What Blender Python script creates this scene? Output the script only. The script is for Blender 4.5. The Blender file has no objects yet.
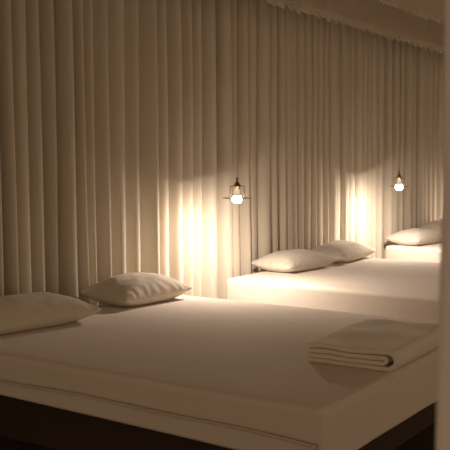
import bpy, bmesh, math, random
from mathutils import Vector, noise, Matrix

S = bpy.context.scene
COL = S.collection
PI = math.pi

# ------------------------------------------------------------------ view
S.view_settings.view_transform = 'Standard'
S.view_settings.look = 'None'
S.view_settings.exposure = 0.0
S.view_settings.gamma = 1.0
S.view_settings.use_curve_mapping = False

# ------------------------------------------------------------- materials
def new_mat(name):
    m = bpy.data.materials.new(name)
    m.use_nodes = True
    nt = m.node_tree
    b = nt.nodes['Principled BSDF']
    return m, nt, b

def cloth(name, col, col2, weave=900.0, bump=0.12, mottling=6.0, sheen=0.15, wrinkle=0.0, wscale=9.0):
    m, nt, b = new_mat(name)
    N, L = nt.nodes, nt.links
    tc = N.new('ShaderNodeTexCoord')
    n1 = N.new('ShaderNodeTexNoise'); n1.inputs['Scale'].default_value = mottling
    n1.inputs['Detail'].default_value = 4
    L.new(tc.outputs['Object'], n1.inputs['Vector'])
    mix = N.new('ShaderNodeMix'); mix.data_type = 'RGBA'
    mix.inputs['A'].default_value = (*col, 1); mix.inputs['B'].default_value = (*col2, 1)
    L.new(n1.outputs['Fac'], mix.inputs['Factor'])
    L.new(mix.outputs['Result'], b.inputs['Base Color'])
    b.inputs['Roughness'].default_value = 0.92
    b.inputs['Specular IOR Level'].default_value = 0.15
    b.inputs['Sheen Weight'].default_value = sheen
    b.inputs['Sheen Roughness'].default_value = 0.6
    n2 = N.new('ShaderNodeTexNoise'); n2.inputs['Scale'].default_value = weave
    n2.inputs['Detail'].default_value = 1
    L.new(tc.outputs['Object'], n2.inputs['Vector'])
    bp = N.new('ShaderNodeBump'); bp.inputs['Strength'].default_value = bump
    bp.inputs['Distance'].default_value = 0.001
    L.new(n2.outputs['Fac'], bp.inputs['Height'])
    if wrinkle:
        n3 = N.new('ShaderNodeTexNoise'); n3.inputs['Scale'].default_value = wscale
        n3.inputs['Detail'].default_value = 3; n3.inputs['Distortion'].default_value = 0.6
        L.new(tc.outputs['Object'], n3.inputs['Vector'])
        bp2 = N.new('ShaderNodeBump'); bp2.inputs['Strength'].default_value = wrinkle
        bp2.inputs['Distance'].default_value = 0.01
        L.new(n3.outputs['Fac'], bp2.inputs['Height'])
        L.new(bp.outputs['Normal'], bp2.inputs['Normal'])
        L.new(bp2.outputs['Normal'], b.inputs['Normal'])
    else:
        L.new(bp.outputs['Normal'], b.inputs['Normal'])
    return m

def plain(name, col, rough=0.5, metal=0.0, spec=0.5):
    m, nt, b = new_mat(name)
    N, L = nt.nodes, nt.links
    tc = N.new('ShaderNodeTexCoord')
    n1 = N.new('ShaderNodeTexNoise'); n1.inputs['Scale'].default_value = 40
    L.new(tc.outputs['Object'], n1.inputs['Vector'])
    mp = N.new('ShaderNodeMapRange')
    mp.inputs['To Min'].default_value = max(0, rough - .08); mp.inputs['To Max'].default_value = min(1, rough + .08)
    L.new(n1.outputs['Fac'], mp.inputs['Value']); L.new(mp.outputs['Result'], b.inputs['Roughness'])
    b.inputs['Base Color'].default_value = (*col, 1)
    b.inputs['Metallic'].default_value = metal
    b.inputs['Specular IOR Level'].default_value = spec
    return m

def wood(name, c1, c2, plank=True):
    m, nt, b = new_mat(name)
    N, L = nt.nodes, nt.links
    tc = N.new('ShaderNodeTexCoord')
    mp = N.new('ShaderNodeMapping'); mp.inputs['Scale'].default_value = (1.2, 14, 14)
    L.new(tc.outputs['Object'], mp.inputs['Vector'])
    n = N.new('ShaderNodeTexNoise'); n.inputs['Scale'].default_value = 3; n.inputs['Detail'].default_value = 6
    L.new(mp.outputs['Vector'], n.inputs['Vector'])
    mix = N.new('ShaderNodeMix'); mix.data_type = 'RGBA'
    mix.inputs['A'].default_value = (*c1, 1); mix.inputs['B'].default_value = (*c2, 1)
    L.new(n.outputs['Fac'], mix.inputs['Factor'])
    out = mix.outputs['Result']
    if plank:
        br = N.new('ShaderNodeTexBrick'); br.inputs['Scale'].default_value = 1.0
        br.inputs['Brick Width'].default_value = 1.4; br.inputs['Row Height'].default_value = 0.14
        br.inputs['Mortar Size'].default_value = 0.003
        br.inputs['Color1'].default_value = (1, 1, 1, 1); br.inputs['Color2'].default_value = (.75, .75, .75, 1)
        br.inputs['Mortar'].default_value = (.25, .25, .25, 1)
        L.new(tc.outputs['Object'], br.inputs['Vector'])
        mu = N.new('ShaderNodeMix'); mu.data_type = 'RGBA'; mu.blend_type = 'MULTIPLY'
        mu.inputs['Factor'].default_value = 1
        L.new(out, mu.inputs['A']); L.new(br.outputs['Color'], mu.inputs['B'])
        out = mu.outputs['Result']
    L.new(out, b.inputs['Base Color'])
    b.inputs['Roughness'].default_value = 0.6
    b.inputs['Specular IOR Level'].default_value = 0.25
    return m

M_CURT = cloth('curtain_linen', (.61, .55, .455), (.67, .61, .505), weave=500, mottling=3, sheen=.1)
M_NEAR = cloth('near_curtain_linen', (.86, .80, .76), (.90, .84, .80), weave=500, mottling=3, sheen=.1)
def sheer(m, fac):
    nt = m.node_tree; N, L = nt.nodes, nt.links
    b = N['Principled BSDF']; out = N['Material Output']
    t = N.new('ShaderNodeBsdfTranslucent'); mx = N.new('ShaderNodeMixShader')
    src = b.inputs['Base Color'].links[0].from_socket
    L.new(src, t.inputs['Color']); mx.inputs['Fac'].default_value = fac
    L.new(b.outputs[0], mx.inputs[1]); L.new(t.outputs[0], mx.inputs[2]); L.new(mx.outputs[0], out.inputs['Surface'])
sheer(M_NEAR, .45)
M_VAL = cloth('valance_linen', (.72, .64, .53), (.78, .70, .58), weave=500, mottling=5, sheen=.1)
M_SHEET = cloth('bed_sheet', (.77, .685, .60), (.81, .725, .64), weave=700, wrinkle=.10, wscale=3.5)
M_PIPE = cloth('piping_cloth', (.66, .54, .44), (.72, .60, .49), weave=900)
M_PILL = cloth('pillow_case', (.68, .62, .53), (.73, .665, .57), weave=700, wrinkle=.35, wscale=12)
M_BLAN = cloth('blanket_wool', (.83, .75, .645), (.89, .81, .70), weave=350, bump=.5, mottling=14, sheen=.3, wrinkle=.3, wscale=14)
M_CEIL = cloth('ceiling_fabric', (.50, .42, .34), (.55, .46, .375), weave=300, mottling=2)
M_WALL = plain('plaster', (.60, .54, .45), .9)
M_FLOOR = wood('dark_floor', (.060, .038, .026), (.105, .068, .046))
M_PLINTH = wood('dark_plinth', (.048, .030, .022), (.078, .050, .036), plank=False)
M_BRASS = plain('aged_brass', (.34, .25, .14), .5, .8)
M_DISC = plain('dull_metal', (.27, .21, .15), .5, .9)
M_DARK = plain('dark_wire', (.13, .10, .07), .6, .5)
M_CORD = plain('cord_fabric', (.30, .23, .15), .9)
M_SILV = plain('bulb_neck', (.80, .78, .74), .30, .6)
_b = M_SILV.node_tree.nodes['Principled BSDF']      # the neck of the lit bulb glows a little too
_b.inputs['Emission Color'].default_value = (1.0, .80, .55, 1); _b.inputs['Emission Strength'].default_value = .45

def bulb_mat():
    m, nt, b = new_mat('lit_bulb')
    b.inputs['Base Color'].default_value = (.9, .88, .82, 1)
    b.inputs['Emission Color'].default_value = (1.0, .82, .67, 1)
    b.inputs['Emission Strength'].default_value = LAMP
    return m
LAMP = 2700.0
M_LIT = bulb_mat()
M_GLOBE = bulb_mat(); M_GLOBE.name = 'lit_globe'
M_GLOBE.node_tree.nodes['Principled BSDF'].inputs['Emission Strength'].default_value = 45

sheer(M_VAL, .3)

# --------------------------------------------------------------- helpers
def obj(name, bm, mat, parent=None, smooth=True):
    me = bpy.data.meshes.new(name)
    bmesh.ops.recalc_face_normals(bm, faces=bm.faces)
    bm.to_mesh(me); bm.free()
    if smooth:
        for p in me.polygons: p.use_smooth = True
    me.materials.append(mat)
    o = bpy.data.objects.new(name, me)
    COL.objects.link(o)
    if parent: o.parent = parent
    return o

def tag(o, label, cat, group=None):
    o['label'] = label; o['category'] = cat
    if group: o['group'] = group
    return o

def empty(name, loc, rz=0.0):
    o = bpy.data.objects.new(name, None); COL.objects.link(o)
    o.location = loc; o.rotation_euler = (0, 0, rz); o.empty_display_size = .1
    return o

def grid(bm, nx, ny, f, closed_u=False):
    """a surface from f(i, j); returns its vertex rows"""
    V = [[bm.verts.new(f(i, j)) for j in range(ny)] for i in range(nx)]
    for i in range(nx if closed_u else nx - 1):
        for j in range(ny - 1):
            k = (i + 1) % nx
            bm.faces.new((V[i][j], V[k][j], V[k][j + 1], V[i][j + 1]))
    return V

def box(bm, x0, x1, y0, y1, z0, z1):
    r = bmesh.ops.create_cube(bm, size=1)
    for v in r['verts']:
        v.co = Vector(((x0 + x1) / 2 + v.co.x * (x1 - x0), (y0 + y1) / 2 + v.co.y * (y1 - y0), (z0 + z1) / 2 + v.co.z * (z1 - z0)))
    return r['verts']

def soft_box(x0, x1, y0, y1, z0, z1, r, n=26, disp=None):
    """box with fully rounded edges, dense enough to be displaced"""
    bm = bmesh.new()
    bmesh.ops.create_cube(bm, size=2)
    bmesh.ops.subdivide_edges(bm, edges=bm.edges[:], cuts=n, use_grid_fill=True)
    h = Vector(((x1 - x0) / 2, (y1 - y0) / 2, (z1 - z0) / 2))
    c = Vector(((x0 + x1) / 2, (y0 + y1) / 2, (z0 + z1) / 2))
    for v in bm.verts:
        p = Vector()
        for a in range(3):
            t = v.co[a]
            core = h[a] - r
            # outer 30 % of the parameter goes to the rounded rim
            s = abs(t)
            q = core * (s / .7) if s < .7 else core + r * (s - .7) / .3
            p[a] = math.copysign(q, t)
        inner = Vector([max(-(h[a] - r), min(h[a] - r, p[a])) for a in range(3)])
        d = p - inner
        if d.length > 1e-9:
            m = max(abs(d.x), abs(d.y), abs(d.z))
            p = inner + d.normalized() * m
        v.co = c + p
        if disp: v.co = disp(v.co.copy())
    return bm

def tube(bm, pts, r, seg=8, cap=True):
    rings = []
    n = len(pts)
    for i, p in enumerate(pts):
        p = Vector(p)
        t = (Vector(pts[min(i + 1, n - 1)]) - Vector(pts[max(i - 1, 0)])).normalized()
        up = Vector((0, 0, 1)) if abs(t.z) < .9 else Vector((1, 0, 0))
        a = t.cross(up).normalized(); b = t.cross(a).normalized()
        rings.append([bm.verts.new(p + r * (math.cos(2 * PI * k / seg) * a + math.sin(2 * PI * k / seg) * b)) for k in range(seg)])
    for i in range(n - 1):
        for k in range(seg):
            bm.faces.new((rings[i][k], rings[i][(k + 1) % seg], rings[i + 1][(k + 1) % seg], rings[i + 1][k]))
    if cap:
        bm.faces.new(rings[0]); bm.faces.new(list(reversed(rings[-1])))

def lathe(bm, prof, seg=32, close=False):
    V = []
    for r, z in prof:
        if r < 1e-6: V.append([bm.verts.new((0, 0, z))])
        else: V.append([bm.verts.new((r * math.cos(2 * PI * k / seg), r * math.sin(2 * PI * k / seg), z)) for k in range(seg)])
    pairs = list(zip(V, V[1:])) + ([(V[-1], V[0])] if close else [])
    for A, B in pairs:
        for k in range(seg):
            k2 = (k + 1) % seg
            q = [A[k % len(A)], A[k2 % len(A)], B[k2 % len(B)], B[k % len(B)]]
            u = []
            for v in q:
                if v not in u: u.append(v)
            if len(u) > 2: bm.faces.new(u)

def nz(x, y=0.0, z=0.0):
    return noise.noise(Vector((x, y, z)))

# --------------------------------------------------------------- setting
CEIL = 2.64
WALL_Y = 3.70          # mean plane of the curtains
def structure(name, bm, m):
    o = obj(name, bm, m, smooth=False); o['kind'] = 'structure'; return o
bm = bmesh.new(); box(bm, -1.5, 15, -3.0, 3.95, -.1, 0); structure('floor', bm, M_FLOOR)
bm = bmesh.new(); box(bm, -1.5, 15, -3.0, 3.95, CEIL, CEIL + .1); structure('ceiling', bm, M_CEIL)
bm = bmesh.new(); box(bm, -1.5, 15, 3.85, 3.95, 0, CEIL); structure('wall_back', bm, M_WALL)
bm = bmesh.new(); box(bm, 14.4, 14.5, -3.0, 3.85, 0, CEIL); structure('wall_right', bm, M_WALL)

# -------------------------------------------------------------- curtains
def curtain(name, length, z0, z1, seed, pitch, amp, mat, sub=18, nzr=26, lean=.03, cusp=.28, sharp=1.0, mixed=False, skew=(-.05, .16)):
    """a hanging pleated sheet along local +x, folds towards local -y, from x = 0 to length"""
    rnd = random.Random(seed)
    xs = [0.0]
    while xs[-1] < length:
        xs.append(xs[-1] + pitch * rnd.uniform(.70, 1.32))
    xs[-1] = length
    if xs[-1] - xs[-2] < .5 * pitch: xs.pop(-2)
    K = len(xs) - 1
    A = [amp * rnd.uniform(.65, 1.2) for _ in range(K)]
    cu = [cusp * rnd.uniform(.3, 1.25) * (rnd.choice((-1, 1, 1)) if mixed else 1) for _ in range(K)]
    sk = [rnd.uniform(*skew) for _ in range(K)]
    dr = [[rnd.uniform(-1, 1) for _ in range(3)] for _ in range(K + 1)]
    cols = []
    for k in range(K):
        for s in range(sub):
            cols.append((k, s / sub))
    cols.append((K - 1, 1.0))
    def f(i, j):
        k, t = cols[i]
        h = j / (nzr - 1)                    # 0 at the hem, 1 at the heading
        z = z0 + (z1 - z0) * h
        w = xs[k + 1] - xs[k]
        fall = (1 - h) ** 1.0
        def drift(q):
            return lean * fall * (dr[q][0] * .7 + .5 * dr[q][1] * math.sin(2.2 * z + 3 * dr[q][2]))
        d0, d1 = drift(k), drift(k + 1)
        a0, a1 = A[k], A[min(k + 1, K - 1)]
        a = a0
        ph = 2 * PI * (t + sk[k] * math.sin(2 * PI * t) / (2 * PI) * 2)
        x = xs[k] + w * t + d0 * (1 - t) + d1 * t
        x += w * cu[k] * .5 * math.sin(2 * PI * t) * (.75 + .25 * fall)
        y = -a * (.5 - .5 * math.cos(ph)) ** sharp * (.8 + .3 * fall)
        y += .010 * nz(x * 2.3, z * .8, seed)
        # the sheet reads slightly fuller at mid height
        return Vector((x, y + amp * .5, z))
    bm = bmesh.new()
    grid(bm, len(cols), nzr, f)
    o = obj(name, bm, mat)
    sd = o.modifiers.new('cloth_thickness', 'SOLIDIFY'); sd.thickness = .003; sd.offset = 0
    return o

c = curtain('curtain', 5.00, .015, CEIL - .004, 11, .136, .105, M_CURT, cusp=.12, sharp=1.1, skew=(.18, .42))
c.location = (.40, WALL_Y, 0)
tag(c, 'cream pleated curtain behind the nearest bed, left of the nearest hanging bulb', 'curtain', 'pleated curtains along the back wall')
c = curtain('curtain', 3.86, .015, CEIL - .004, 5, .116, .105, M_CURT, lean=.04, cusp=-.30, sharp=.9, skew=(.0, .3))
c.location = (5.425, WALL_Y - .012, 0)
tag(c, 'cream pleated curtain behind the middle bed, between the two hanging bulbs', 'curtain', 'pleated curtains along the back wall')
c = curtain('curtain', 4.5, .015, CEIL - .004, 23, .126, .100, M_CURT, cusp=-.30, sharp=.9, skew=(.0, .3))
c.location = (9.34, WALL_Y, 0)
tag(c, 'cream pleated curtain behind the farthest bed, at the far right end of the wall', 'curtain', 'pleated curtains along the back wall')

# the drawn-back curtain close to the camera, its free edge at the right of the frame
near = curtain('curtain', 1.25, .015, CEIL - .004, 41, .16, .05, M_NEAR, lean=.012)
near.location = (1.126, .407, 0)
near.rotation_euler = (0, 0, math.radians(-57))
tag(near, 'out-of-focus pale curtain edge down the right side, closest to the viewer', 'curtain')

# -------------------------------------------------------------- valances
def valance(y, zb, x0, x1, seed, label):
    root = empty('curtain_valance', ((x0 + x1) / 2, y, CEIL))
    tag(root, label, 'valance', 'gathered valances under the ceiling')
    half = (x1 - x0) / 2
    rnd = random.Random(seed)
    n = int((x1 - x0) / .011)
    def wave(x):                                # uneven gathers about 13 cm apart, steeper on one flank
        q = x / .132 + .55 * nz(x * 2.3, seed) + .25 * nz(x * 7, 3, seed)
        t = 2 * PI * q
        return (math.sin(t + .75 * math.sin(t)) * .9 + .10 * math.sin(2.7 * t + seed)) * (.85 + .5 * nz(x * 3.7, 4, seed))
    drop = CEIL - zb
    rows = 9
    def f(i, j):
        x = -half + 2 * half * i / (n - 1)
        h = j / (rows - 1)                       # 0 top, 1 bottom
        g = wave(x)
        bell = -.11 * (1 - h) ** 1.6               # the cloth sweeps forward from the ceiling
        return Vector((x, bell + g * .030 * (.25 + h), -.001 - (drop - .03) * h))
    bm = bmesh.new(); grid(bm, n, rows, f)
    b = obj('valance_band', bm, M_VAL, root)
    b.modifiers.new('cloth_thickness', 'SOLIDIFY').thickness = .002
    def f2(i, j):
        x = -half + 2 * half * i / (n - 1)
        h = j / 4
        g = wave(x); g2 = wave(x + 31.7)
        return Vector((x, g * .0375 + .012 * h + .018 * g2 * h, -(drop - .036) - .026 * h + .040 * h * g))
    bm = bmesh.new(); grid(bm, n, 5, f2)
    b = obj('frill', bm, M_VAL, root)
    b.modifiers.new('cloth_thickness', 'SOLIDIFY').thickness = .002
    return root
valance(3.05, 2.335, .6, 13.6, 3, 'lower frilled fabric valance under the ceiling, nearer the curtained wall')
valance(2.42, 2.335, 1.6, 13.6, 8, 'upper frilled fabric valance in the top right corner, farther from the curtained wall')

# ------------------------------------------------------------------ beds
BW, BL, TOP = 1.86, 2.13, .45
def make_bed(x0, y0, label, piped=False):
    hx, hy = BW / 2, BL / 2
    root = empty('bed', (x0 + hx, y0 + hy, 0))
    tag(root, label, 'bed', 'low beds in a row along the curtained wall')
    sd = x0
    def seam(y):                         # height of the piping along the long sides
        return .328 + .005 * math.sin(3.1 * y + sd) + .004 * math.sin(7.3 * y + 1) + .008 * (y / hy)
    def hem(y):
        return .232 + .016 * (y / hy + 1)
    def disp(p):
        q = p.copy()
        if p.z > .40: q.z += .004 * nz(p.x * 1.6, p.y * 1.6, sd) - .003
        q.x += math.copysign(.006, p.x) * nz(p.y * 2.2, p.z * 3, sd) if abs(p.x) > hx - .05 else 0
        if piped and p.z < .36: q.z = p.z + (seam(p.y) - .328)
        return q
    obj('mattress', soft_box(-hx, hx, -hy, hy, .322 if piped else .232, TOP, .030, 34, disp), M_SHEET, root)
    if piped:
        def disp2(p):
            q = p.copy()
            t = (p.z - .232) / .10
            q.z = hem(p.y) * (1 - t) + (seam(p.y) + .004) * t
            q.x += .006 * nz(p.y * 2.6, 5, sd) if abs(p.x) > hx - .05 else 0
            return q
        obj('mattress_base', soft_box(-hx + .004, hx - .004, -hy + .004, hy - .004, .232, .332, .018, 30, disp2), M_SHEET, root)
        for s in (-1, 1):
            bm = bmesh.new()
            tube(bm, [(s * (hx + .003 + .003 * nz(y * 2.2, 1, sd)), y, seam(y)) for y in [-hy + .025 + (BL - .05) * k / 60 for k in range(61)]], .0062, 8)
            obj('piping', bm, M_PIPE, root)
    # the sheet hangs smooth over the whole foot end
    def disp3(p):
        q = p.copy()
        q.y += .004 * nz(p.x * 3, p.z * 4, sd)
        if p.z < .3: q.z += .004 * math.sin(3 * p.x + sd)
        return q
    obj('sheet_fall', soft_box(-hx + .002, hx - .002, -hy - .006, -hy + .03, .228, TOP - .014, .016, 26, disp3), M_SHEET, root)
    bm = bmesh.new()
    vs = box(bm, -hx + .16, hx - .16, -hy + .16, hy - .04, 0.0, .236)
    bmesh.ops.bevel(bm, geom=bm.edges[:], offset=.006, segments=2, affect='EDGES')
    obj('plinth', bm, M_PLINTH, root, smooth=False)
    return root
make_bed(2.655, 1.372, 'nearest low bed in cream sheets with a folded blanket on its corner', True)
make_bed(5.300, 1.420, 'middle low bed in cream sheets, seen between the two hanging bulbs')
make_bed(8.220, 1.450, 'farthest low bed in cream sheets, brightly lit behind the middle bed')

# --------------------------------------------------------------- pillows
def pillow(x, y, rz, L, W, H, seed, label, tilt=0.0, z=TOP):
    n, m = 46, 34
    rnd = random.Random(seed)
    def pos(u, v, side):
        ex, ey = abs(u), abs(v)
        px = L / 2 * u * (1 - .055 * (1 - ey ** 2.2))
        py = W / 2 * v * (1 - .085 * (1 - ex ** 2.2))
        t = max(0.0, (1 - ex ** 2.9)) ** .52 * max(0.0, (1 - ey ** 2.6)) ** .55
        edge = min(1 - ex, 1 - ey)
        puck = .0095 * math.exp(-edge * 7) * math.sin(24 * u + 17 * v + 5 * nz(u * 3, v * 3, seed)) * (1 if edge > .01 else .4)
        lump = .010 * nz(u * 1.9 + seed, v * 1.7, seed) + .005 * nz(u * 5, v * 4.5, seed + 7)
        crease = -.006 * max(0, nz(u * 4 + v * 6, (u - v) * 1.2, seed + 3))
        base = H * .36
        if side > 0: zz = base + H * .64 * t + (lump + crease) * t + puck
        else: zz = base - H * .50 * t
        # rim dips to rest near the sheet, tips lift a little
        zz -= .012 * (1 - t) * (1 - (ex * ey) ** 3)
        return Vector((px, py, max(zz, .0)))
    bm = bmesh.new()
    def par(i, c):
        t = -1 + 2 * i / (c - 1)
        return math.copysign(1 - (1 - abs(t)) ** 1.35, t)
    us = [par(i, n) for i in range(n)]; vs = [par(j, m) for j in range(m)]
    top = grid(bm, n, m, lambda i, j: pos(us[i], vs[j], 1))
    bot = grid(bm, n, m, lambda i, j: pos(us[i], vs[j], -1))
    for i in range(n):
        for j in range(m):
            if i in (0, n - 1) or j in (0, m - 1):
                p = (top[i][j].co + bot[i][j].co) / 2
                top[i][j].co = p; bot[i][j].co = p
    bmesh.ops.remove_doubles(bm, verts=bm.verts[:], dist=1e-5)
    if tilt:                                     # the far long edge rides up the curtain
        for v in bm.verts:
            k = max(0.0, (v.co.y + W * .2) / W)
            v.co.z += tilt * k * k
    o = obj('pillow', bm, M_PILL)
    o.location = (x, y, z - .001); o.rotation_euler = (0, 0, rz)
    tag(o, label, 'pillow', 'pillows at the heads of the beds')
    return o
R = math.radians
pillow(3.14, 3.385, R(-9), .82, .36, .158, 1, 'leftmost pillow, cut by the picture edge, on the nearest bed', tilt=.045)
pillow(4.135, 3.41, R(-3), .59, .38, .162, 2, 'pillow on the nearest bed beside the bright patch of curtain', tilt=.03)
pillow(6.05, 3.395, R(-5), .64, .38, .15, 3, 'left pillow on the middle bed, just right of the nearest hanging bulb', tilt=.02)
pillow(6.87, 3.395, R(4), .72, .38, .152, 4, 'right pillow on the middle bed, partly behind another pillow', tilt=.03)
pillow(8.63, 3.40, R(-6), .68, .38, .15, 5, 'pale pillow on the farthest bed, right below the far hanging bulb', tilt=.03)
pillow(9.48, 3.42, R(0), .74, .38, .20, 6, 'pillow at the far right edge, beside the near curtain on the farthest bed', tilt=.03)

# --------------------------------------------------------------- blanket
def blanket():
    W, D = .398, .61
    th = .0180
    path = []
    def line(x0, x1, z, n=14):
        for k in range(n): path.append((x0 + (x1 - x0) * k / (n - 1), z))
    def arc(cx, cz, r, a0, a1, n=9):
        for k in range(1, n): 
            a = a0 + (a1 - a0) * k / (n - 1); path.append((cx + r * math.cos(a), cz + r * math.sin(a)))
    zb, z1, z2, zt = .0096, .0300, .0510, .0735
    rr = (zt - zb) / 2
    line(.004, W - rr, zb); arc(W - rr, (zt + zb) / 2, rr, -PI / 2, PI / 2)
    line(W - rr - .01, .014, zt); arc(.014, (zt + z2) / 2, (zt - z2) / 2, PI / 2, 3 * PI / 2)
    line(.03, W - .052, z2); arc(W - .052, (z2 + z1) / 2, (z2 - z1) / 2, PI / 2, -PI / 2)
    line(W - .06, .006, z1)
    n = len(path)
    ex = 30
    bm = bmesh.new()
    # closed section: offset the path both ways
    sect = []
    for i, (x, z) in enumerate(path):
        a = Vector(path[max(i - 1, 0)]); b = Vector(path[min(i + 1, n - 1)])
        t = (b - a).normalized(); nrm = Vector((-t.y, t.x))
        sect.append((Vector((x, z)), nrm))
    rim = [p + q * th / 2 for p, q in sect] + [p - q * th / 2 for p, q in reversed(sect)]
    m = len(rim)
    def f(i, j):
        p = rim[i]; d = j / (ex - 1)
        k = i if i < n else 2 * n - 1 - i
        end = .010 * nz(k * .09, 3) * (1 if d < .5 else -1) * (abs(d - .5) * 2) ** 4
        h = p.y / .06
        x = p.x + .006 * nz(d * 3, h * 1.4, 2) + .014 * (d - .5) * nz(h * 2, 8)
        z = p.y * (1 + .10 * nz(p.x * 9, d * 3.1, 1)) + h * (.002 * math.sin(p.x * 26 + d * 5) + .0045 * nz(p.x * 7 + d * 4, d * 2 - p.x * 5, 6))
        z += h * .010 * d - h * .003 * max(0, 1 - p.x / .12)
        ridge = .0045 * h * min(1, d * 6) * max(0, math.sin(62 * (p.x + .20 * d) + 2 * nz(d * 4, p.x * 5, 4))) ** 3 * max(0, 1 - abs(p.x - .13) / .12) * (1.2 - d)
        return Vector((d * D + end, -x, max(z + ridge, .0006)))
    V = grid(bm, m, ex, f, closed_u=True)
    for j in (0, ex - 1):
        for i in range(n - 1):
            q = (V[i][j], V[i + 1][j], V[m - 2 - i][j], V[m - 1 - i][j])
            bm.faces.new(q)
    o = obj('folded_blanket', bm, M_BLAN)
    bv = o.modifiers.new('soft_rim', 'BEVEL'); bv.width = .004; bv.segments = 3; bv.limit_method = 'ANGLE'; bv.angle_limit = R(50)
    o.location = (3.268, 1.772, TOP + .0005)
    o.rotation_euler = (0, 0, R(1.5))
    tag(o, 'cream blanket folded into a thick square on the corner of the nearest bed', 'blanket')
blanket()

# ------------------------------------------------------------ pendant lamps
VIEW = R(-56.2)
def make_lamp(x, y, zd, label, rz=VIEW):
    """origin at the centre of the flat disc"""
    root = empty('pendant_lamp', (x, y, zd), rz)
    tag(root, label, 'pendant lamp', 'hanging bulbs between the beds')
    top = CEIL - zd
    bm = bmesh.new(); tube(bm, [(0, 0, .128), (0.0008, 0, .6), (0, 0, 1.1), (0, 0, top - .02)], .0022, 8); obj('cord', bm, M_CORD, root)
    bm = bmesh.new(); lathe(bm, [(0, top), (.045, top), (.045, top - .012), (.02, top - .03), (0, top - .03)]); obj('ceiling_rose', bm, M_BRASS, root)
    bm = bmesh.new()
    lathe(bm, [(0, .140), (.005, .139), (.009, .128), (.010, .122), (.007, .117), (.012, .106), (.018, .098), (.020, .090), (.030, .085), (.030, .079), (.023, .076), (.022, .058), (0, .058)])
    obj('socket', bm, M_BRASS, root)
    bm = bmesh.new()
    for s in (-1, 1):
        tube(bm, [(s * .018, 0, .079), (s * .044, 0, .079), (s * .047, 0, .076), (s * .047, 0, .002)], .0026, 8)
    obj('bracket', bm, M_DARK, root)
    bm = bmesh.new()
    lathe(bm, [(.044, .0008), (.097, .0008), (.099, .0012), (.100, 0), (.099, -.0012), (.097, -.0008), (.044, -.0008), (.0425, 0)], 48, close=True)
    obj('shade_disc', bm, M_DISC, root)
    bm = bmesh.new()
    lathe(bm, [(.015, .062), (.016, .056), (.0162, .044), (.0168, .034), (.0185, .024), (.0225, .014)], 32)
    bl = obj('bulb', bm, M_SILV, root)
    bm = bmesh.new()
    lathe(bm, [(.0225, .014), (.0285, .005), (.0325, -.003), (.0338, -.010), (.0325, -.018), (.0280, -.0245)], 32)
    bg_ = obj('bulb_globe', bm, M_GLOBE, bl); bg_['label'] = 'white glowing globe of the bulb'
    bm = bmesh.new()
    lathe(bm, [(.0280, -.0245), (.022, -.0285), (.015, -.0315), (.008, -.033), (0, -.0335)], 24)
    bf = obj('bulb_face', bm, M_LIT, bl); bf['label'] = 'brightest lower face of the bulb'
    return root
make_lamp(4.99, 3.243, 1.048, 'hanging bulb with a flat disc shade between the nearest and middle beds')
make_lamp(7.70, 3.218, 1.063, 'small hanging bulb between the middle and farthest beds, at the right')
make_lamp(10.45, 3.20, 1.060, 'hanging bulb beyond the farthest bed, behind the near curtain')

# ------------------------------------------------------------------ world
w = bpy.data.worlds.new('dim_room'); S.world = w; w.use_nodes = True
bg = w.node_tree.nodes['Background']
bg.inputs['Color'].default_value = (1.0, .71, .46, 1)
bg.inputs['Strength'].default_value = .56

# ----------------------------------------------------------------- camera
F, HZ, YAW = 885.0, 160.5, R(33.8)
cam = bpy.data.cameras.new('camera'); co = bpy.data.objects.new('camera', cam); COL.objects.link(co)
cam.sensor_width = 36; cam.sensor_height = 36; cam.sensor_fit = 'HORIZONTAL'
cam.lens = F / 450 * 36
pitch = math.atan((225 - HZ) / F)
co.location = (0, 0, 1.30)
co.rotation_euler = (PI / 2 - pitch, 0, YAW - PI / 2)
cam.clip_start = .05
cam.dof.use_dof = True; cam.dof.focus_distance = 4.9; cam.dof.aperture_fstop = 6.3
S.camera = co
